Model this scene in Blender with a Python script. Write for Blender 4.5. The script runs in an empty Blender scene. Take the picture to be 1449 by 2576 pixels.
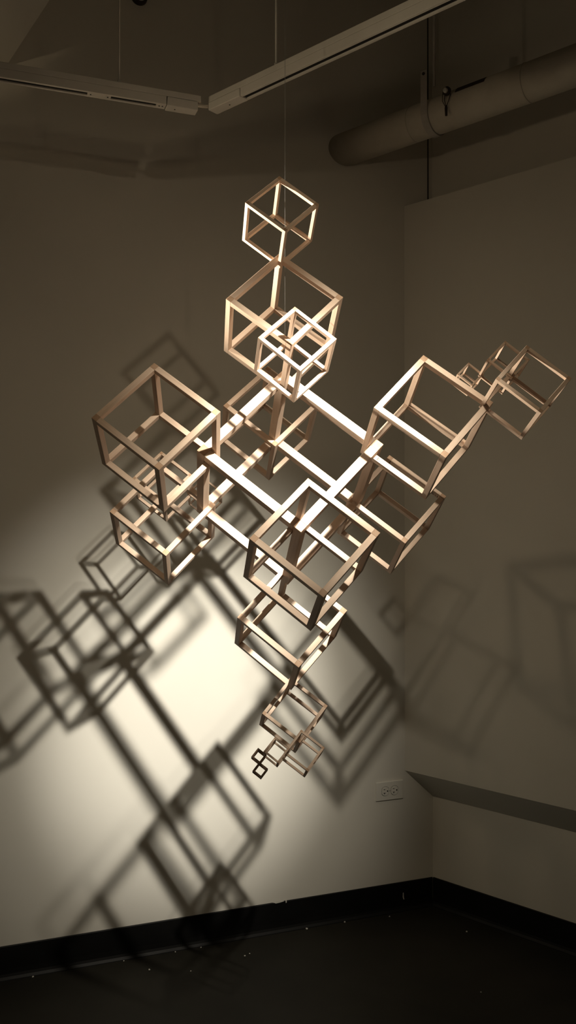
import bpy, bmesh, math, random
from mathutils import Matrix, Vector
random.seed(7)

# ------------------------------------------------------------------ measured numbers
F = 2164.181
PITCH = 0.006931
VPL = 6665.2
LIGHT = [0.4339, 0.8664, 2.4648]
RB = [[0.767339, 0.634117, 0.095326], [-0.21978, 0.39973, -0.889895], [-0.602402, 0.6619, 0.446095]]
TB = [-0.00655, 2.11956, 1.59451]
CUBES = [
('B', None, 0.30748, [0.0, 0.0, 0.0], [[1.0, 0.0, 0.0], [0.0, 1.0, 0.0], [0.0, 0.0, 1.0]]),
('C1', 'B', 0.19066, [-0.21191, -0.21243, 0.20896], [[0.99976, -0.01109, -0.01892], [0.01087, 0.99987, -0.01178], [0.01905, 0.01158, 0.99975]]),
('C2', 'B', 0.19226, [-0.21588, 0.21461, 0.21628], [[0.99999, -0.00345, 0.00014], [0.00345, 0.99998, -0.00611], [-0.00012, 0.00611, 0.99998]]),
('C3', 'C2', 0.12063, [-0.3503, 0.35013, 0.35446], [[0.99971, 0.01146, 0.02131], [-0.01133, 0.99992, -0.00583], [-0.02138, 0.00559, 0.99976]]),
('C4', 'C2', 0.11848, [-0.08272, 0.0797, 0.34821], [[0.99942, 0.02818, 0.01935], [-0.02817, 0.9996, -0.00083], [-0.01937, 0.00028, 0.99981]]),
('C5', 'B', 0.19088, [0.2113, 0.21429, 0.21549], [[0.9999, -0.01142, -0.00871], [0.01136, 0.99991, -0.00737], [0.00879, 0.00727, 0.99993]]),
('C6', 'C5', 0.11833, [0.34747, 0.34622, 0.35231], [[0.99879, 0.01778, 0.04583], [-0.01545, 0.9986, -0.05061], [-0.04666, 0.04984, 0.99767]]),
('C7', 'C6', 0.0713, [0.26474, 0.43383, 0.27939], [[0.99854, 0.03388, 0.04197], [-0.03136, 0.99775, -0.05926], [-0.04389, 0.05785, 0.99736]]),
('C8', 'C7', 0.04564, [0.21123, 0.38837, 0.22876], [[0.99876, 0.03403, 0.03642], [-0.03201, 0.99799, -0.05467], [-0.0382, 0.05344, 0.99784]]),
('C9', 'B', 0.18785, [0.21426, -0.21099, 0.21494], [[0.99998, -0.00642, 0.00099], [0.0064, 0.99972, 0.02272], [-0.00113, -0.02271, 0.99974]]),
('C10', 'B', 0.18936, [-0.21085, -0.21688, -0.21469], [[0.99965, -0.02518, -0.00808], [0.0252, 0.99968, 0.00242], [0.00801, -0.00262, 0.99996]]),
('C11', 'B', 0.19119, [0.21804, -0.21672, -0.21562], [[0.99993, -0.00645, -0.00952], [0.0065, 0.99997, 0.00462], [0.00949, -0.00468, 0.99994]]),
('C12', 'B', 0.18969, [0.22033, 0.21606, -0.2173], [[0.99984, 0.00235, -0.01799], [-0.00196, 0.99976, 0.02169], [0.01803, -0.02165, 0.9996]]),
('C13', 'B', 0.18691, [-0.21187, 0.21112, -0.2121], [[0.9999, 0.01058, 0.00885], [-0.01067, 0.99989, 0.01008], [-0.00875, -0.01017, 0.99991]]),
('C14', 'C10', 0.11829, [-0.34338, -0.08439, -0.34926], [[0.99927, -0.00318, -0.03806], [0.00241, 0.99979, -0.02029], [0.03811, 0.02018, 0.99907]]),
('C15', 'C14', 0.07131, [-0.25857, -0.00139, -0.42535], [[0.99894, 0.00443, -0.04589], [-0.00572, 0.99959, -0.02809], [0.04575, 0.02832, 0.99855]]),
('C17', 'C11', 0.11847, [0.35651, -0.34916, -0.34877], [[0.99901, -0.04375, -0.0076], [0.04376, 0.99904, 0.00159], [0.00752, -0.00192, 0.99997]]),
('C18', 'C17', 0.07076, [0.44038, -0.42574, -0.26593], [[0.99853, -0.04937, -0.02214], [0.04969, 0.99867, 0.01408], [0.02142, -0.01516, 0.99966]]),
('C19', 'C18', 0.04392, [0.3921, -0.47524, -0.21847], [[0.99857, -0.02424, -0.04771], [0.02444, 0.99969, 0.00366], [0.0476, -0.00482, 0.99885]]),
('C20', 'C19', 0.02614, [0.36546, -0.50414, -0.24868], [[0.99887, -0.03439, -0.03285], [0.03358, 0.99913, -0.02481], [0.03367, 0.02368, 0.99915]]),
('C21', 'C20', 0.0265, [0.38743, -0.52316, -0.26955], [[0.99881, -0.04232, -0.0241], [0.04154, 0.99862, -0.03211], [0.02542, 0.03107, 0.99919]]),
]
W_IMG, H_IMG = 1449.0, 2576.0
EYE = Vector((0, 0, 1.5))
scene = bpy.context.scene
col = scene.collection

# ------------------------------------------------------------------ camera (level, tipped up 0.4 degrees)
cd = bpy.data.cameras.new('camera')
cam = bpy.data.objects.new('camera', cd)
col.objects.link(cam)
cam.location = EYE
cam.rotation_euler = (math.pi / 2 + PITCH, 0, 0)
cd.sensor_fit = 'VERTICAL'
cd.sensor_height = 36.0
cd.lens = F / H_IMG * 36.0
cd.clip_start = 0.05
scene.camera = cam


def ray(px, py):
    """direction in the room of a sight line, forward component about 1"""
    v = Vector(((px - W_IMG / 2) / F, 1.0, -(py - H_IMG / 2) / F))
    c, s = math.cos(PITCH), math.sin(PITCH)
    return Vector((v.x, c * v.y - s * v.z, s * v.y + c * v.z))


def on_plane(px, py, p0, n):
    r = ray(px, py)
    return EYE + r * ((p0 - EYE).dot(n) / r.dot(n))


def at_depth(px, py, y):
    r = ray(px, py)
    return EYE + r * (y / r.y)


UP = Vector((0, 0, 1))
HORIZON = 1303.0


def hdir(vpx):
    v = ray(vpx, HORIZON)
    v.z = 0
    return v.normalized()


DL = hdir(VPL)                       # along the left wall, towards the corner
DR = -hdir(-1670.0)                  # along the right wall, away from the corner, towards the viewer
NL = Vector((DL.y, -DL.x, 0))        # out of the left wall, into the room
NR = Vector((DR.y, -DR.x, 0))        # out of the right wall ...
if NR.x > 0:
    NR = -NR
if NL.y > 0:
    NL = -NL
CORNER = on_plane(1089, 2275, Vector((0, 0, 0)), UP)
CORNER.z = 0


def on_left(px, py):
    return on_plane(px, py, CORNER, NL)


# ------------------------------------------------------------------ material helpers
def new_mat(name):
    m = bpy.data.materials.new(name)
    m.use_nodes = True
    nt = m.node_tree
    b = nt.nodes['Principled BSDF']
    return m, nt, b


def noise(nt, scale, detail=4, rough=.55, vec=None):
    n = nt.nodes.new('ShaderNodeTexNoise')
    n.inputs['Scale'].default_value = scale
    n.inputs['Detail'].default_value = detail
    n.inputs['Roughness'].default_value = rough
    if vec is not None:
        nt.links.new(vec, n.inputs['Vector'])
    return n


def ramp(nt, fac, stops):
    r = nt.nodes.new('ShaderNodeValToRGB')
    el = r.color_ramp.elements
    while len(el) < len(stops):
        el.new(.5)
    for e, (p, c) in zip(el, stops):
        e.position = p
        e.color = (*c, 1)
    nt.links.new(fac, r.inputs['Fac'])
    return r


def coords(nt, kind='Object', scale=(1, 1, 1)):
    tc = nt.nodes.new('ShaderNodeTexCoord')
    mp = nt.nodes.new('ShaderNodeMapping')
    mp.inputs['Scale'].default_value = scale
    nt.links.new(tc.outputs[kind], mp.inputs['Vector'])
    return mp.outputs['Vector']


def bump(nt, b, height, strength, dist):
    n = nt.nodes.new('ShaderNodeBump')
    n.inputs['Strength'].default_value = strength
    n.inputs['Distance'].default_value = dist
    nt.links.new(height, n.inputs['Height'])
    nt.links.new(n.outputs['Normal'], b.inputs['Normal'])


def painted(name, c0, c1, scale, rough, bump_s=.0, bump_scale=300, bump_d=.001, spec=.3):
    m, nt, b = new_mat(name)
    v = coords(nt)
    n = noise(nt, scale, 5, .6, v)
    r = ramp(nt, n.outputs['Fac'], [(.3, c0), (.7, c1)])
    nt.links.new(r.outputs['Color'], b.inputs['Base Color'])
    b.inputs['Roughness'].default_value = rough
    b.inputs['Specular IOR Level'].default_value = spec
    if bump_s:
        n2 = noise(nt, bump_scale, 3, .6, v)
        bump(nt, b, n2.outputs['Fac'], bump_s, bump_d)
    return m


def wood(name, light, dark, grain=(6, 90, 90)):
    m, nt, b = new_mat(name)
    tc = nt.nodes.new('ShaderNodeTexCoord')
    oi = nt.nodes.new('ShaderNodeObjectInfo')
    add = nt.nodes.new('ShaderNodeVectorMath')
    add.operation = 'MULTIPLY_ADD'
    nt.links.new(oi.outputs['Random'], add.inputs[0])
    add.inputs[1].default_value = (3.1, 7.7, 5.3)
    nt.links.new(tc.outputs['Object'], add.inputs[2])
    mp = nt.nodes.new('ShaderNodeMapping')
    mp.inputs['Scale'].default_value = grain
    nt.links.new(add.outputs['Vector'], mp.inputs['Vector'])
    n = noise(nt, 1.0, 6, .6, mp.outputs['Vector'])
    n.inputs['Distortion'].default_value = .4
    r = ramp(nt, n.outputs['Fac'], [(.32, dark), (.62, light)])
    # dark pores, short and along the grain
    mp2 = nt.nodes.new('ShaderNodeMapping')
    mp2.inputs['Scale'].default_value = (grain[0] * 9, grain[1] * 9, grain[2] * 9)
    nt.links.new(add.outputs['Vector'], mp2.inputs['Vector'])
    n2 = noise(nt, 1.0, 2, .5, mp2.outputs['Vector'])
    r2 = ramp(nt, n2.outputs['Fac'], [(.26, (.72, .66, .6)), (.36, (1, 1, 1))])
    mx = nt.nodes.new('ShaderNodeMix')
    mx.data_type = 'RGBA'
    mx.blend_type = 'MULTIPLY'
    mx.inputs['Factor'].default_value = .7
    nt.links.new(r.outputs['Color'], mx.inputs['A'])
    nt.links.new(r2.outputs['Color'], mx.inputs['B'])
    # each stick its own tone
    hs = nt.nodes.new('ShaderNodeHueSaturation')
    mr = nt.nodes.new('ShaderNodeMapRange')
    mr.inputs['To Min'].default_value = .86
    mr.inputs['To Max'].default_value = 1.08
    nt.links.new(oi.outputs['Random'], mr.inputs['Value'])
    nt.links.new(mr.outputs['Result'], hs.inputs['Value'])
    nt.links.new(mx.outputs['Result'], hs.inputs['Color'])
    nt.links.new(hs.outputs['Color'], b.inputs['Base Color'])
    b.inputs['Roughness'].default_value = .55
    b.inputs['Specular IOR Level'].default_value = .3
    bump(nt, b, n.outputs['Fac'], .15, .0004)
    return m


M_WALL = painted('wall_paint', (.69, .665, .60), (.73, .705, .64), 2.2, .72, .12, 260, .0008)
M_FURR = painted('wall_paint_on_boxed_wall', (.68, .655, .59), (.72, .695, .63), 2.0, .72, .12, 260, .0008)
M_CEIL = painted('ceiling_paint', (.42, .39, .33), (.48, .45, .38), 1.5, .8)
M_FLOOR = painted('dark_floor_paint', (.019, .0178, .0142), (.030, .0278, .022), 3.0, .62, .15, 60, .001, .2)
M_BASE = painted('black_rubber', (.0045, .0045, .0045), (.008, .008, .008), 8, .5, spec=.25)
M_TRACK = painted('white_enamel', (.52, .50, .45), (.58, .56, .51), 9, .45)
M_SLOT = painted('black_slot', (.004, .004, .004), (.007, .006, .006), 9, .7)
M_PIPE = painted('pipe_wrap', (.50, .46, .39), (.60, .56, .48), 9, .75, .4, 90, .002)
M_STRAP = painted('galvanised_strap', (.40, .37, .33), (.48, .45, .41), 30, .5)
M_DARK = painted('dark_rust', (.030, .020, .014), (.055, .038, .026), 40, .7)
M_PLATE = painted('outlet_plastic', (.72, .70, .64), (.76, .74, .68), 9, .3, spec=.5)
M_CHIP = painted('bare_plaster', (.60, .58, .52), (.72, .70, .64), 60, .9)
M_WIRE = painted('steel_wire', (.20, .195, .185), (.26, .25, .24), 40, .45)
M_INK = painted('printed_ink', (.02, .018, .016), (.04, .036, .03), 60, .6)
M_STICKER = painted('label_paper', (.60, .56, .48), (.68, .64, .56), 60, .7)
M_WOOD = wood('basswood', (.705, .54, .415), (.60, .435, .32))
M_END = wood('basswood_end_grain', (.54, .355, .235), (.43, .27, .165), (60, 60, 60))


M_TINY = wood('darker_wood', (.25, .155, .09), (.16, .095, .055), (20, 200, 200))  # darker brown wood tone for the two smallest cube frames


# ------------------------------------------------------------------ mesh helpers
def link(name, me, mats, parent=None, matrix=None):
    o = bpy.data.objects.new(name, me)
    if not me.materials:
        for m in (mats if isinstance(mats, (list, tuple)) else [mats]):
            me.materials.append(m)
    col.objects.link(o)
    if parent is not None:
        o.parent = parent
    if matrix is not None:
        o.matrix_basis = matrix
    return o


def to_mesh(bm, name):
    me = bpy.data.meshes.new(name)
    bmesh.ops.recalc_face_normals(bm, faces=bm.faces)
    bm.to_mesh(me)
    bm.free()
    return me


def bm_box(bm, lo, hi, matrix=None, bevel=0, seg=2, mat=0):
    """axis box lo..hi, optionally through a matrix"""
    r = bmesh.ops.create_cube(bm, size=1)
    vs = r['verts']
    for v in vs:
        v.co = Vector([lo[i] + (v.co[i] + .5) * (hi[i] - lo[i]) for i in range(3)])
    if matrix is not None:
        for v in vs:
            v.co = matrix @ v.co
    fs = list({f for v in vs for f in v.link_faces})
    for f in fs:
        f.material_index = mat
    if bevel:
        es = list({e for v in vs for e in v.link_edges})
        bmesh.ops.bevel(bm, geom=es, offset=bevel, segments=seg, affect='EDGES', profile=.6)
    return vs


def bm_tube(bm, pts, rad, n=10, caps=True):
    """tube through points (radius may be a list)"""
    rings = []
    pts = [Vector(p) for p in pts]
    for i, p in enumerate(pts):
        a = pts[max(i - 1, 0)]
        b = pts[min(i + 1, len(pts) - 1)]
        t = (b - a).normalized()
        ref = Vector((0, 0, 1)) if abs(t.z) < .9 else Vector((1, 0, 0))
        u = t.cross(ref).normalized()
        w = t.cross(u).normalized()
        r = rad[i] if isinstance(rad, (list, tuple)) else rad
        rings.append([bm.verts.new(p + (u * math.cos(k / n * 2 * math.pi) + w * math.sin(k / n * 2 * math.pi)) * r) for k in range(n)])
    for i in range(len(rings) - 1):
        for k in range(n):
            f = bm.faces.new((rings[i][k], rings[i][(k + 1) % n], rings[i + 1][(k + 1) % n], rings[i + 1][k]))
            f.smooth = True
    if caps:
        bm.faces.new(rings[0])
        bm.faces.new(list(reversed(rings[-1])))


def bm_prism(bm, prof, o, u, v, d, length):
    """profile (list of 2-D points in u,v) swept from o along d"""
    a = [bm.verts.new(o + u * x + v * y) for x, y in prof]
    b = [bm.verts.new(o + u * x + v * y + d * length) for x, y in prof]
    n = len(prof)
    for k in range(n):
        bm.faces.new((a[k], a[(k + 1) % n], b[(k + 1) % n], b[k]))
    bm.faces.new(a)
    bm.faces.new(list(reversed(b)))


def frame(o, x, y, z):
    return Matrix(((x.x, y.x, z.x, o.x), (x.y, y.y, z.y, o.y), (x.z, y.z, z.z, o.z), (0, 0, 0, 1)))


def empty(name, loc, rot=None):
    o = bpy.data.objects.new(name, None)
    o.empty_display_size = .05
    col.objects.link(o)
    o.matrix_basis = rot if rot is not None else Matrix.Translation(loc)
    return o


def tag(o, label=None, cat=None, group=None, kind=None):
    if label: o['label'] = label
    if cat: o['category'] = cat
    if group: o['group'] = group
    if kind: o['kind'] = kind
    return o


def structure(name, bm, mat, label=None):
    o = link(name, to_mesh(bm, name), mat)
    return tag(o, label, None, None, 'structure')


# ------------------------------------------------------------------ the room
CEIL_Z = 3.75
# floor and ceiling
bm = bmesh.new()
bm_box(bm, (-4.5, -3.5, -.1), (4.5, 5.2, 0))
structure('floor', bm, M_FLOOR, 'dark painted concrete floor below the black baseboards')
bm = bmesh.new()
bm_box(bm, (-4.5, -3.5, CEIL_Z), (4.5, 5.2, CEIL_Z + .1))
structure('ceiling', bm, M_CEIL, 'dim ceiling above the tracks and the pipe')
# left (far) wall: a slab whose face is the wall plane
LW = frame(CORNER, DL, UP, NL)
bm = bmesh.new()
bm_box(bm, (-4.2, 0, -.12), (.3, CEIL_Z, 0), LW)
structure('wall_left', bm, M_WALL, 'pale beige wall carrying the bright spot and the shadows')
RW = frame(CORNER, DR, UP, NR)
bm = bmesh.new()
bm_box(bm, (-.02, 0, -.12), (4.0, CEIL_Z, 0), RW)
structure('wall_right', bm, M_WALL, 'recessed beige wall at right, under and above the boxed-out part')

# boxed-out part of the right wall: upright face, sloped underside
e1 = on_left(1018.5, 1938)
e2 = on_left(1087, 2003)
top = on_left(1018.5, 519)
depth = (e1 - CORNER).dot(NR)
prof = [(0, e2.z), (depth, e1.z), (depth, top.z), (0, top.z)]
bm = bmesh.new()
# the profile is taken square to the right wall; it runs a little into the left wall
n = len(prof)
sl = DL.dot(DR) / max(1e-6, abs(DL.dot(NR))) if False else 0
a, b = [], []
for x, z in prof:
    p = CORNER + NR * x
    # slide along the right wall until the left wall is met
    k = -((p - CORNER).dot(NL) + .03) / DR.dot(NL)
    s = p + DR * k
    a.append(bm.verts.new((s.x, s.y, z)))
    q = p + DR * 3.9
    b.append(bm.verts.new((q.x, q.y, z)))
for k in range(n):
    bm.faces.new((a[k], a[(k + 1) % n], b[(k + 1) % n], b[k]))
bm.faces.new(a)
bm.faces.new(list(reversed(b)))
structure('wall_right_bulkhead', bm, M_FURR, 'boxed-out upper part of the right wall with a sloped underside')

# skewed beam at the upper left
g1 = on_left(14.5, 168)
zb = g1.z
p_near = on_plane(124.6, 0, Vector((0, 0, zb)), UP)
p_wall = on_plane(14.5, 168, Vector((0, 0, zb)), UP)
bd = (p_wall - p_near).normalized()
bs = Vector((-bd.y, bd.x, 0))
if bs.x > 0:
    bs = -bs
bm = bmesh.new()
o_ = p_wall + bd * .0
bm_prism(bm, [(0, 0), (.5, 0), (.5, CEIL_Z - zb - .001), (0, CEIL_Z - zb - .001)], Vector((o_.x, o_.y, zb)) - bd * 2.4, bs, UP, bd, 2.43)
structure('ceiling_beam', bm, M_WALL, 'pale beam crossing the upper left corner above the track')

# dark line down the corner above the boxed-out part
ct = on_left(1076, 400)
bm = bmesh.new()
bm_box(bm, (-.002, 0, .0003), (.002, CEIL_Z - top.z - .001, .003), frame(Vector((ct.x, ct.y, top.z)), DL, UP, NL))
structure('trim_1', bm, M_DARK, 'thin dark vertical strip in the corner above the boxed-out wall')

# baseboards: black cove base
BH = .1075
prof_b = [(0, 0), (.016, 0), (.015, .003), (.009, .010), (.0062, .018), (.005, .034), (.005, BH - .002), (.004, BH), (0, BH)]
bm = bmesh.new()
bm_prism(bm, prof_b, CORNER - DL * 4.1 + NL * .0005, NL, UP, DL, 4.1 - .004)
bl = structure('baseboard_left', bm, M_BASE, 'black rubber baseboard along the left wall')
bm = bmesh.new()
bm_prism(bm, prof_b, CORNER + DR * .004 + NR * .0005, NR, UP, DR, 3.8)
br = structure('baseboard_right', bm, M_BASE, 'black rubber baseboard along the right wall')


def on_base(px, py, off=.006):
    return on_plane(px, py, CORNER + NL * off, NL)


def chip(pts, name='paint_chip'):
    bm = bmesh.new()
    v = [bm.verts.new(on_base(x, y, .0054)) for x, y in pts]
    w = [bm.verts.new(on_base(x, y, .0064)) for x, y in pts]
    m = len(pts)
    for k in range(m):
        bm.faces.new((v[k], v[(k + 1) % m], w[(k + 1) % m], w[k]))
    bm.faces.new(w)
    bm.faces.new(list(reversed(v)))
    o = link(name, to_mesh(bm, name), M_CHIP, bl)
    o['label'] = 'small white chip in the black baseboard'
    return o


chip([(682, 2270.5), (690, 2271.5), (694, 2273), (703, 2271), (714, 2267.5), (714, 2265.5), (700, 2267.5)])
chip([(718, 2264), (721, 2263.5), (721.5, 2270), (719, 2272)])
chip([(1013.5, 2246), (1015.5, 2245), (1016, 2257), (1017.5, 2263), (1014.5, 2262), (1013, 2256)])

# plaster crumbs on the floor
crumb_px = [(81, 2443, 4.5), (376, 2441, 4.5), (432, 2375.5, 3), (307, 2405, 3), (497, 2368, 3), (480, 2444, 3), (616, 2406, 4), (628, 2400, 3),
            (762, 2326, 5), (858, 2311, 4), (980, 2307, 3.5), (1174, 2345, 4), (1125, 2287, 3), (1210, 2497, 3)]
crumb_say = ['white plaster crumb on the dark floor, the one furthest left', 'white plaster crumb on the dark floor below the sculpture shadow, left of centre',
             'small white crumb touching the baseboard foot, right of two others at left', 'small white crumb just off the baseboard at left', 'small white crumb on the baseboard foot, left of the middle',
             'small faint crumb on the floor right of the left pair', 'larger of two white crumbs lying close together on the floor', 'smaller of two white crumbs lying close together on the floor',
             'biggest white crumb, standing against the baseboard below the wall chip', 'white crumb against the baseboard, right of the biggest crumb', 'thin white crumb on the floor below the baseboard near the corner',
             'white crumb on the floor in front of the right baseboard', 'small white crumb at the foot of the room corner', 'tiny crumb alone on the dark floor at lower right']
for (px, py, s), say in zip(crumb_px, crumb_say):
    p = on_plane(px, py, Vector((0, 0, 0)), UP)
    if (p - CORNER).dot(NL) < .020:
        p = p + NL * (.021 - (p - CORNER).dot(NL))
    r = s / F * p.y * .55
    bm = bmesh.new()
    bmesh.ops.create_icosphere(bm, subdivisions=2, radius=r)
    for v in bm.verts:
        v.co *= 1 + random.uniform(-.3, .25)
        v.co.z = max(v.co.z * .8, -r * .55)
    zmin = min(v.co.z for v in bm.verts)
    for v in bm.verts:
        v.co.z -= zmin
    o = link('plaster_crumb', to_mesh(bm, 'plaster_crumb'), M_CHIP)
    o.location = (p.x, p.y, .0005)
    tag(o, say, 'crumb', 'plaster crumbs on the floor')

# ------------------------------------------------------------------ power outlet on the left wall
oc = on_left(979, 1988)
OM = frame(oc, DL, UP, NL)
ob = empty('power_outlet', oc, OM)
tag(ob, 'white duplex power outlet mounted sideways low on the left wall near the corner', 'outlet')
bm = bmesh.new()
bm_box(bm, (-.057, -.035, .0003), (.057, .035, .006), bevel=.0022, seg=3)
link('cover_plate', to_mesh(bm, 'cover_plate'), M_PLATE, ob)
for cx in (-.0195, .0195):
    bm = bmesh.new()
    N = 40
    ring0, ring1 = [], []
    for k in range(N):
        t = k / N * 2 * math.pi
        x = max(-.0145, min(.0145, math.cos(t) * .0172))
        y = math.sin(t) * .0172
        ring0.append(bm.verts.new((cx + x, y, .005)))
        ring1.append(bm.verts.new((cx + x * .97, y * .97, .0078)))
    for k in range(N):
        bm.faces.new((ring0[k], ring0[(k + 1) % N], ring1[(k + 1) % N], ring1[k]))
    bm.faces.new(ring1)
    rc = link('receptacle', to_mesh(bm, 'receptacle'), M_PLATE, ob)
    # dark seam around it and the slots: straight slot above, T slot below, round earth hole at right
    bm = bmesh.new()
    for k in range(N):
        t0, t1 = k / N * 2 * math.pi, (k + 1) / N * 2 * math.pi
        q = []
        for t, rr in ((t0, .0174), (t1, .0174), (t1, .0183), (t0, .0183)):
            lim = .0145 * rr / .0172
            q.append(bm.verts.new((cx + max(-lim, min(lim, math.cos(t) * rr)), math.sin(t) * rr, .0062)))
        bm.faces.new(q)
    link('seam', to_mesh(bm, 'seam'), M_SLOT, rc)
    bm = bmesh.new()
    bm_box(bm, (cx - .0075, .0058, .0070), (cx - .0010, .0080, .0081))
    bm_box(bm, (cx - .0078, -.0072, .0070), (cx + .0002, -.0052, .0081))
    bm_box(bm, (cx - .0049, -.0105, .0070), (cx - .0028, -.0072, .0081))
    c_ = bmesh.ops.create_cone(bm, cap_ends=True, segments=18, radius1=.0027, radius2=.0027, depth=.0011)
    for v in c_['verts']:
        v.co += Vector((cx + .0088, .0004, .00755))
    link('slots', to_mesh(bm, 'slots'), M_SLOT, rc)
bm = bmesh.new()
c_ = bmesh.ops.create_cone(bm, cap_ends=True, segments=18, radius1=.0028, radius2=.0022, depth=.0016)
for v in c_['verts']:
    v.co += Vector((0, 0, .0066))
link('screw', to_mesh(bm, 'screw'), M_STRAP, ob)

# ------------------------------------------------------------------ track lighting rails
ZT = 2.653                                     # top of the rails
E_L = on_plane(506, 241, Vector((0, 0, ZT)), UP)    # front top edge, right end of the left rail
E_R = on_plane(524, 243, Vector((0, 0, ZT)), UP)
HT, H1, DPT = .039, .0165, .031


def rail(name, origin, along, back, length, label, slots, joiners, feed, rods, wall_n):
    """origin: front top edge at the end near the room corner; along: away from that end; back: from the front face to the back face"""
    Mx = frame(origin, along, back, UP)
    root = empty(name, origin, Mx)
    tag(root, label, 'light track', 'ceiling hung light tracks')
    bm = bmesh.new()
    bm_box(bm, (0, 0, -H1), (length, DPT, 0), bevel=.0015)
    link('raceway', to_mesh(bm, 'raceway'), M_TRACK, root)
    f0, f1 = feed
    bm = bmesh.new()
    # channel open below: front cheek, back cheek, web
    bm_box(bm, (f1 + .002, .0005, -HT), (length, .0085, -H1 - .0004), bevel=.0006)
    bm_box(bm, (f1 + .002, DPT - .0075, -HT), (length, DPT - .0005, -H1 - .0004), bevel=.0006)
    bm_box(bm, (f1 + .002, .0085, -H1 - .006), (length, DPT - .0075, -H1 - .0004))
    link('track_channel', to_mesh(bm, 'track_channel'), M_TRACK, root)
    for s0, s1 in slots:
        bm = bmesh.new()
        bm_box(bm, (s0, .0087, -HT + .004), (s1, DPT - .0077, -H1 - .0065))
        link('conductor_slot', to_mesh(bm, 'conductor_slot'), M_SLOT, root)
    for s0, s1 in joiners:
        bm = bmesh.new()
        bm_box(bm, (s0, .0087, -HT + .0006), (s1, DPT - .0077, -H1 - .0065))
        jo = link('joiner', to_mesh(bm, 'joiner'), M_TRACK, root)
        for s in ((s0 + .008), (s1 - .008)):
            if s1 - s0 < .02 and s != s0 + .008:
                continue
            bm = bmesh.new()
            c = bmesh.ops.create_cone(bm, cap_ends=True, segments=12, radius1=.002, radius2=.002, depth=.001)
            for v in c['verts']:
                v.co += Vector((s, DPT / 2 + .001, -HT + .0002))
            link('screw', to_mesh(bm, 'screw'), M_SLOT, jo)
    bm = bmesh.new()
    drop = .0030 if feed[0] < .02 and name == 'light_track' and wall_n == 'l' else .0
    bm_box(bm, (f0, -.0015, -HT - drop), (f1, DPT + .001, -H1 - .0012), bevel=.002)
    fd = link('feed_box', to_mesh(bm, 'feed_box'), M_TRACK, root)
    bm = bmesh.new()
    c = bmesh.ops.create_cone(bm, cap_ends=True, segments=12, radius1=.002, radius2=.002, depth=.001)
    for v in c['verts']:
        v.co += Vector((f0 + (f1 - f0) * (.72 if wall_n == 'l' else .55), DPT * .5, -HT - drop - .0002))
    link('screw', to_mesh(bm, 'screw'), M_SLOT, fd)
    for t in rods:
        bm = bmesh.new()
        bm_tube(bm, [(t, DPT * .5, -.001), (t, DPT * .5, CEIL_Z - ZT)], .0024, 8)
        bm_tube(bm, [(t, DPT * .5, 0), (t, DPT * .5, .012)], .005, 10)
        link('hanger_rod', to_mesh(bm, 'hanger_rod'), M_TRACK, root)
    return root


def along_x(px, py, origin, along):
    """distance along a rail at which the sight line of column px meets its front face"""
    nrm = Vector((along.y, -along.x, 0))
    return (on_plane(px, py, origin, nrm) - origin).dot(along)


tl = lambda px: along_x(px, 240, E_L, -DL)
rail('light_track', E_L, -DL, -NL, 2.4, 'white light track at left, running beside the left wall with a separate hanging feed box',
     [(tl(396), tl(281)), (tl(222), 2.39)], [(tl(281), tl(222)), (tl(419), tl(396))], (tl(498), tl(421)), [tl(302), 1.5], 'l')
# the right-hand rail shows the face turned to the left wall's side
tr = lambda px: along_x(px, 150, E_R, DR)
rail('light_track', E_R, DR, -NR, 2.6, 'white light track at upper right running towards the viewer from the gap',
     [(tr(606), 2.59)], [], (.002, tr(603)), [tr(684), 1.9], 'r')
# flexible lead between the two rails
p0 = E_L - DL * .012 - NL * .012 + UP * -.0225
p1 = E_R + DR * .004 - NR * .014 + UP * -.0225
bm = bmesh.new()
pts = []
for k in range(9):
    t = k / 8
    p = p0.lerp(p1, t)
    p.z -= .0018 * math.sin(math.pi * t)
    pts.append(p)
bm_tube(bm, pts, .0045, 12)
o = link('track_cable', to_mesh(bm, 'track_cable'), M_PIPE)
tag(o, 'short grey cable bridging the gap between the two light tracks', 'cable')

# ------------------------------------------------------------------ insulated pipe along the right wall
PR = .0605
pw = on_left(868, 377)
PX = frame(pw, DR, NR, UP)
pr = empty('insulated_pipe', pw, PX)
tag(pr, 'wrapped horizontal pipe coming out of the left wall high at upper right', 'pipe')
bm = bmesh.new()
kx = -.10
bm_tube(bm, [(kx, 0, 0), (.3, 0, 0), (.8, 0, 0), (3.6, 0, 0)], PR, 48)
for s in (.31, .74, 1.2):
    bm_tube(bm, [(s, 0, 0), (s + .004, 0, 0)], PR + .0012, 48)
inv = PX.inverted()
wn = (inv.to_3x3() @ NL)
for v in bm.verts:
    if v.co.x < 0:                       # the end lies in the wall face
        v.co.x = -(v.co.y * wn.y + v.co.z * wn.z) / wn.x + .0015
link('wrap', to_mesh(bm, 'wrap'), M_PIPE, pr)


def pipe_t(px, py):
    """distance along the pipe of the sight line through its axis"""
    q = on_plane(px, py, pw, NR)
    return (q - pw).dot(DR)


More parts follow.
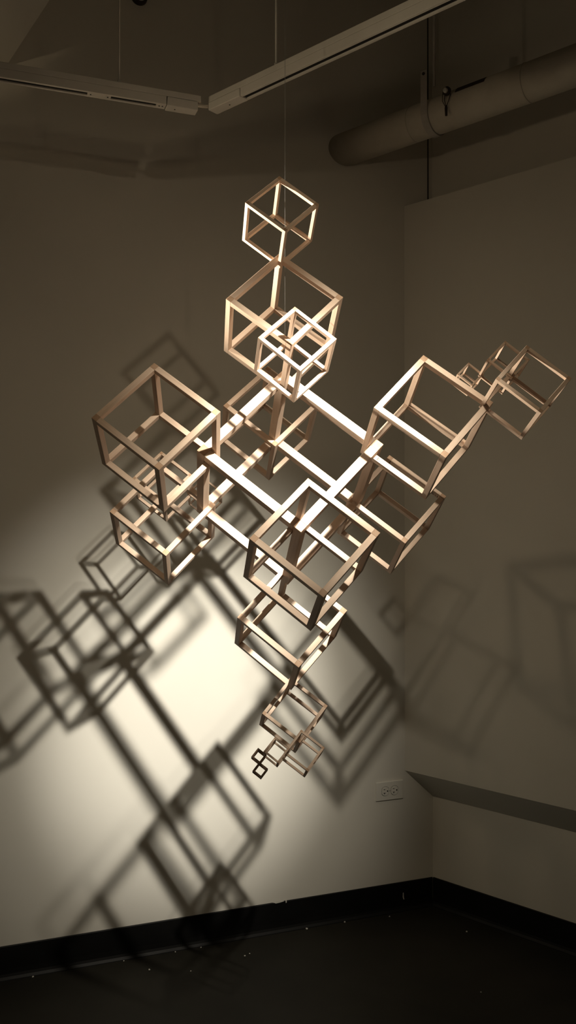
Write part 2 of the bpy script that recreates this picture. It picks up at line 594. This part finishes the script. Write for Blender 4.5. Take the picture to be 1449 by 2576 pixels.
# J-strap hanger
tst = pipe_t(1092, 292)
hr = empty('pipe_hanger', pw + DR * tst, frame(pw + DR * tst, DR, NR, UP))
tag(hr, 'flat metal strap hanger looped under the wrapped pipe', 'pipe hanger')
bm = bmesh.new()
SW, ST = .013, .002
path = [(PR + .0035, .138), (PR + .0035, .09), (PR + .0035, .04)]
for k in range(0, 19):
    t = math.radians(0 - 190 * k / 18)
    path.append(((PR + .0035) * math.cos(t), (PR + .0035) * math.sin(t)))
inn, out = [], []
for i, (y, z) in enumerate(path):
    a_ = Vector(path[max(0, i - 1)]); b_ = Vector(path[min(len(path) - 1, i + 1)])
    tv = (b_ - a_).normalized(); nv = Vector((-tv.y, tv.x))
    inn.append([bm.verts.new((sx, y - nv.x * ST / 2, z - nv.y * ST / 2)) for sx in (-SW, SW)])
    out.append([bm.verts.new((sx, y + nv.x * ST / 2, z + nv.y * ST / 2)) for sx in (-SW, SW)])
for i in range(len(path) - 1):
    bm.faces.new((inn[i][0], inn[i][1], inn[i + 1][1], inn[i + 1][0]))
    bm.faces.new((out[i][0], out[i + 1][0], out[i + 1][1], out[i][1]))
    for k in (0, 1):
        bm.faces.new((inn[i][k], inn[i + 1][k], out[i + 1][k], out[i][k]))
bm.faces.new((inn[0][0], out[0][0], out[0][1], inn[0][1]))
bm.faces.new((inn[-1][0], inn[-1][1], out[-1][1], out[-1][0]))
link('strap', to_mesh(bm, 'strap'), M_STRAP, hr)
bm = bmesh.new()
bm_tube(bm, [(0, PR + .004, .126), (0, PR + .0075, .126)], .005, 12)
link('bolt', to_mesh(bm, 'bolt'), M_DARK, hr)
bm = bmesh.new()
bm_tube(bm, [(.036, PR - .006, .075), (.036, PR - .006, CEIL_Z - pw.z)], .004, 8)
link('hanger_rod', to_mesh(bm, 'hanger_rod'), M_STRAP, hr)
# clamp with hanging wire ends
tcl = pipe_t(1150, 262)
cl = empty('cable_clamp', pw + DR * tcl, frame(pw + DR * tcl, DR, NR, UP))
tag(cl, 'small round clamp with dangling wires fixed to the wrapped pipe', 'clamp')
zc = .036
yc = math.sqrt(PR * PR - zc * zc) + .003
bm = bmesh.new()
bm_tube(bm, [(0, yc + .011, zc), (0, yc + .018, zc)], .0145, 20)
link('bracket', to_mesh(bm, 'bracket'), M_DARK, cl)
bm = bmesh.new()
bm_tube(bm, [(0, yc + .016, zc), (0, yc + .026, zc), (0, yc + .028, zc)], [.008, .008, .005], 18)
link('bolt', to_mesh(bm, 'bolt'), M_TRACK, cl)
bm = bmesh.new()
bm_tube(bm, [(-.012, yc + .006, zc), (-.010, PR + .004, .01), (-.003, PR + .006, -.014)], .0012, 6)
bm_tube(bm, [(.010, yc + .006, zc - .008), (.006, PR + .004, .004), (.000, PR + .006, -.014)], .0012, 6)
bm_tube(bm, [(-.018, yc + .010, zc + .006), (-.019, PR + .003, .01), (-.006, PR + .006, -.012)], .0010, 6)
link('wire', to_mesh(bm, 'wire'), M_DARK, cl)
bm = bmesh.new()
bm_tube(bm, [(-.002, PR + .007, -.012), (-.001, PR + .008, -.020), (-.001, PR + .007, -.046)], [.003, .005, .004], 10)
link('wire_end', to_mesh(bm, 'wire_end'), M_DARK, cl)
# dark tape on top of the wrap
ta, tb = pipe_t(1165, 250), pipe_t(1238, 232)
bm = bmesh.new()
prev = None
for k in range(7):
    t = math.radians(28 + 26 * k / 6)
    row = [bm.verts.new((x, (PR + .0012) * math.cos(t), (PR + .0012) * math.sin(t))) for x in (ta, tb)]
    row2 = [bm.verts.new((x, (PR - .001) * math.cos(t), (PR - .001) * math.sin(t))) for x in (ta, tb)]
    if prev:
        bm.faces.new((prev[0][0], prev[0][1], row[1], row[0]))
        bm.faces.new((prev[1][0], row2[0], row2[1], prev[1][1]))
        for k2 in (0, 1):
            bm.faces.new((prev[0][k2], row[k2], row2[k2], prev[1][k2]))
    else:
        bm.faces.new((row[0], row[1], row2[1], row2[0]))
    prev = (row, row2)
bm.faces.new((prev[0][0], prev[1][0], prev[1][1], prev[0][1]))
tp = link('tape', to_mesh(bm, 'tape'), M_DARK, pr)
tp['label'] = 'dark brown strip of tape on the pipe'

# round box at the top edge of the left wall
jb = on_left(350, -6)
jr = empty('junction_box', jb, frame(jb, DL, UP, NL))
tag(jr, 'small round dark junction box high on the left wall at the top edge', 'junction box')
bm = bmesh.new()
bm_tube(bm, [(0, 0, -.0005), (0, 0, .022)], .028, 28)
link('ring', to_mesh(bm, 'ring'), M_DARK, jr)
bm = bmesh.new()
bm_tube(bm, [(0, 0, .0215), (0, 0, .025)], .0225, 28)
link('cover', to_mesh(bm, 'cover'), M_WALL, jr)

# ------------------------------------------------------------------ the hanging sculpture
RBM = Matrix(RB).to_4x4()
SCULPT = Matrix.Translation(TB) @ RBM
sc = empty('cube_sculpture', TB, SCULPT)
tag(sc, 'hanging sculpture of open wooden cube frames joined corner to corner', 'sculpture')
WREL = .0712
MIN_W = {'C18': .0056, 'C8': .0042, 'C19': .0043, 'C20': .0035, 'C21': .0035}
AX = {'a': Matrix.Identity(4), 'b': Matrix.Rotation(math.pi / 2, 4, 'Z'), 'c': Matrix.Rotation(-math.pi / 2, 4, 'Y')}
SAY = {'B': 'largest open cube frame, in the middle of the sculpture', 'C3': 'cube frame at the very top of the sculpture', 'C4': 'bright cube frame standing in front of the second highest one',
       'C6': 'cube frame at the far right end', 'C21': 'tiniest and lowest dark cube frame', 'C9': 'dim brown cube frame nearest the viewer at the centre front',
       'C1': 'tan cube frame at the upper left', 'C13': 'dim cube frame behind the largest one', 'C10': 'cube frame at the lower left'}
cube_obj, cube_mat, cube_w = {}, {}, {}
for name, par, s, pos, Q in CUBES:
    w = max(WREL * s, MIN_W.get(name, 0))
    h = s / 2
    bv = min(.0011, w * .055)
    Mc = Matrix.Translation(pos) @ Matrix(Q).to_4x4()
    co = empty('cube_frame', pos, Mc)
    co.parent = sc
    if name in SAY:
        co['label'] = SAY[name]
    cube_obj[name] = co

    def stick(L2, nm):
        bm = bmesh.new()
        bm_box(bm, (-L2, -w / 2, -w / 2), (L2, w / 2, w / 2), None, bv, 2)
        for f in bm.faces:
            f.material_index = 1 if abs(f.normal.x) > .9 else 0
        me = to_mesh(bm, nm)
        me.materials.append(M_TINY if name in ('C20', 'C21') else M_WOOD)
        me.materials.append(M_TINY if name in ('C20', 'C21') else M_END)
        return me
    post = stick(h, 'post')
    rail_me = stick(h - w - .00005, 'rail')
    m = h - w / 2
    for u in (-1, 1):
        for v in (-1, 1):
            link('post', post, M_WOOD, co, Matrix.Translation((u * m, v * m, 0)) @ AX['c'])
            nm = 'top_rail' if v > 0 else 'bottom_rail'
            link(nm, rail_me, M_WOOD, co, Matrix.Translation((0, u * m, v * m)) @ AX['a'])
            link(nm, rail_me, M_WOOD, co, Matrix.Translation((u * m, 0, v * m)) @ AX['b'])


def sticker(cube, axis_lo, face, label, bars):
    """printed bar code on a stick: axis_lo = (start, end) along a, face gives the plane"""
    name, par, s, pos, Q = [c for c in CUBES if c[0] == cube][0]
    w = WREL * s
    h = s / 2
    bm = bmesh.new()
    (a0, a1), (kind, bsgn, csgn) = axis_lo, face
    if kind == 'top':          # lies on the upper face of a rail running along a
        o = Vector((a0, bsgn * (h - w / 2), (csgn * h if csgn > 0 else -h + w)))
        u, v, nn = Vector((1, 0, 0)), Vector((0, 1, 0)), Vector((0, 0, 1))
    else:                      # stands on the b- face of that rail
        o = Vector((a0, (h - w if bsgn > 0 else -h), csgn * (h - w / 2)))
        u, v, nn = Vector((1, 0, 0)), Vector((0, 0, 1)), Vector((0, -1, 0))
    Mf = Matrix.Translation(o) @ Matrix(((u.x, v.x, nn.x, 0), (u.y, v.y, nn.y, 0), (u.z, v.z, nn.z, 0), (0, 0, 0, 1)))
    L = a1 - a0
    rnd = random.Random(3)
    x = 0.0
    while x < L * bars:
        t = rnd.choice((.0005, .0008, .0013)) * (s / .19)
        bm_box(bm, (x, -w * .36, .00005), (x + t, w * .36, .0003), Mf)
        x += t + rnd.choice((.0006, .0009, .0014)) * (s / .19)
    for r_ in range(4):
        y = -w * .3 + r_ * w * .2
        xx = L * bars + .002
        while xx < L:
            t = rnd.uniform(.0008, .0022)
            bm_box(bm, (xx, y - w * .03, .00005), (xx + t, y + w * .03, .0003), Mf)
            xx += t + .0011
    o_ = link('bar_code', to_mesh(bm, 'bar_code'), M_INK, cube_obj[cube])
    o_['label'] = label


sticker('C5', (-.0530, -.0350), ('top', -1, -1), 'small printed bar code near the end of a stick', .42)
sticker('C12', (.050, .078), ('front', 1, 1), 'dark printed bar code near the corner', 1.0)

# the wire it hangs by
wire_b = SCULPT @ Vector((-.1428, .1428, .1537))
# straight up from the joint, in the sight line of column 717
wx = at_depth(717, 700, wire_b.y).x
bm = bmesh.new()
bm_tube(bm, [(wx, wire_b.y, wire_b.z - .004), (wx, wire_b.y, 2.6), (wx, wire_b.y, CEIL_Z)], .0006, 6)
o = link('suspension_wire', to_mesh(bm, 'suspension_wire'), M_WIRE)
tag(o, 'thin steel wire the wooden cube sculpture hangs from', 'wire')

# ------------------------------------------------------------------ light: the gallery's track lamps, then added fill lights
def spot(name, loc, aim, power, size_deg, blend, radius, color):
    ld = bpy.data.lights.new(name, 'SPOT')
    ld.energy = power
    ld.spot_size = math.radians(size_deg)
    ld.spot_blend = blend
    ld.shadow_soft_size = radius
    ld.color = color
    o = bpy.data.objects.new(name, ld)
    col.objects.link(o)
    o.location = loc
    o.rotation_euler = (Vector(aim) - Vector(loc)).to_track_quat('-Z', 'Y').to_euler()
    return o


HOT = on_left(480, 1770)
LIGHT = Vector(LIGHT)
A_AX = SCULPT.to_3x3() @ Vector((1, 0, 0))
# the main lamp: a reflector lamp whose wide mirror throws the hot core, with a small bright source inside for the wider field
spot('track_lamp_core', LIGHT, HOT, 400, 25, 1, .029, (1, .94, .82))
spot('track_lamp_field', LIGHT, HOT, 106, 38, 1, .014, (1, .92, .77))
spot('track_lamp_spill', LIGHT, HOT, 9.5, 106, 1, .014, (1, .83, .58))
# a second, weaker head close beside it
spot('second_head_field', LIGHT + A_AX * .075, HOT, 35, 38, 1, .014, (1, .92, .77))
# lamp hanging from the left-hand track, beside the picture
LEFT = Vector((-1.012, 2.088, 2.397))
spot('left_track_lamp', LEFT, (.58, 1.87, 1.87), 320, 36, 1, .025, (1, .90, .74))
spot('left_track_lamp_spill', LEFT, (.6, 1.9, 1.6), 8, 140, 1, .025, (1, .78, .50))
# added unseen light; its bounce off the wall brightens the beam and the room
spot('added_bounce_light', (-1.9, 1.5, 2.45), (-2.35, 2.3, 1.2), 60, 50, 1, .03, (1, .82, .55))
# added unseen fill light that brightens the tracks and the pipe
Wp = on_left(372, 400)
Pp = E_L.lerp(E_R, .5) - UP * .03
dv = (Pp - Wp)
L2P = Wp + dv * 2.6
spot('added_track_fill', L2P, on_left(600, 250), 1.5, 100, 1, .02, (1, .80, .52))
# added unseen light to lift the underside of the beam at the upper left
spot('added_beam_fill', (-1.2, .8, 2.3), (-1.16, 2.2, 2.98), 20, 26, 1, .03, (1, .80, .50))
# added soft fill behind the viewer, lifting the shadows low on the wall
spot('added_shadow_fill', (-1.25, -1.1, 2.6), on_left(330, 2030), 25, 48, 1, .14, (1, .82, .55))

wd = bpy.data.worlds.new('gallery_ambient')
wd.use_nodes = True
wd.node_tree.nodes['Background'].inputs['Color'].default_value = (1, .78, .5, 1)
wd.node_tree.nodes['Background'].inputs['Strength'].default_value = .006
scene.world = wd

scene.view_settings.view_transform = 'Standard'
scene.view_settings.look = 'None'
scene.view_settings.exposure = 0.0
scene.view_settings.gamma = 1.0
scene.view_settings.use_curve_mapping = False
scene.cycles.max_bounces = 8
scene.cycles.diffuse_bounces = 5
scene.cycles.sample_clamp_indirect = 4.0
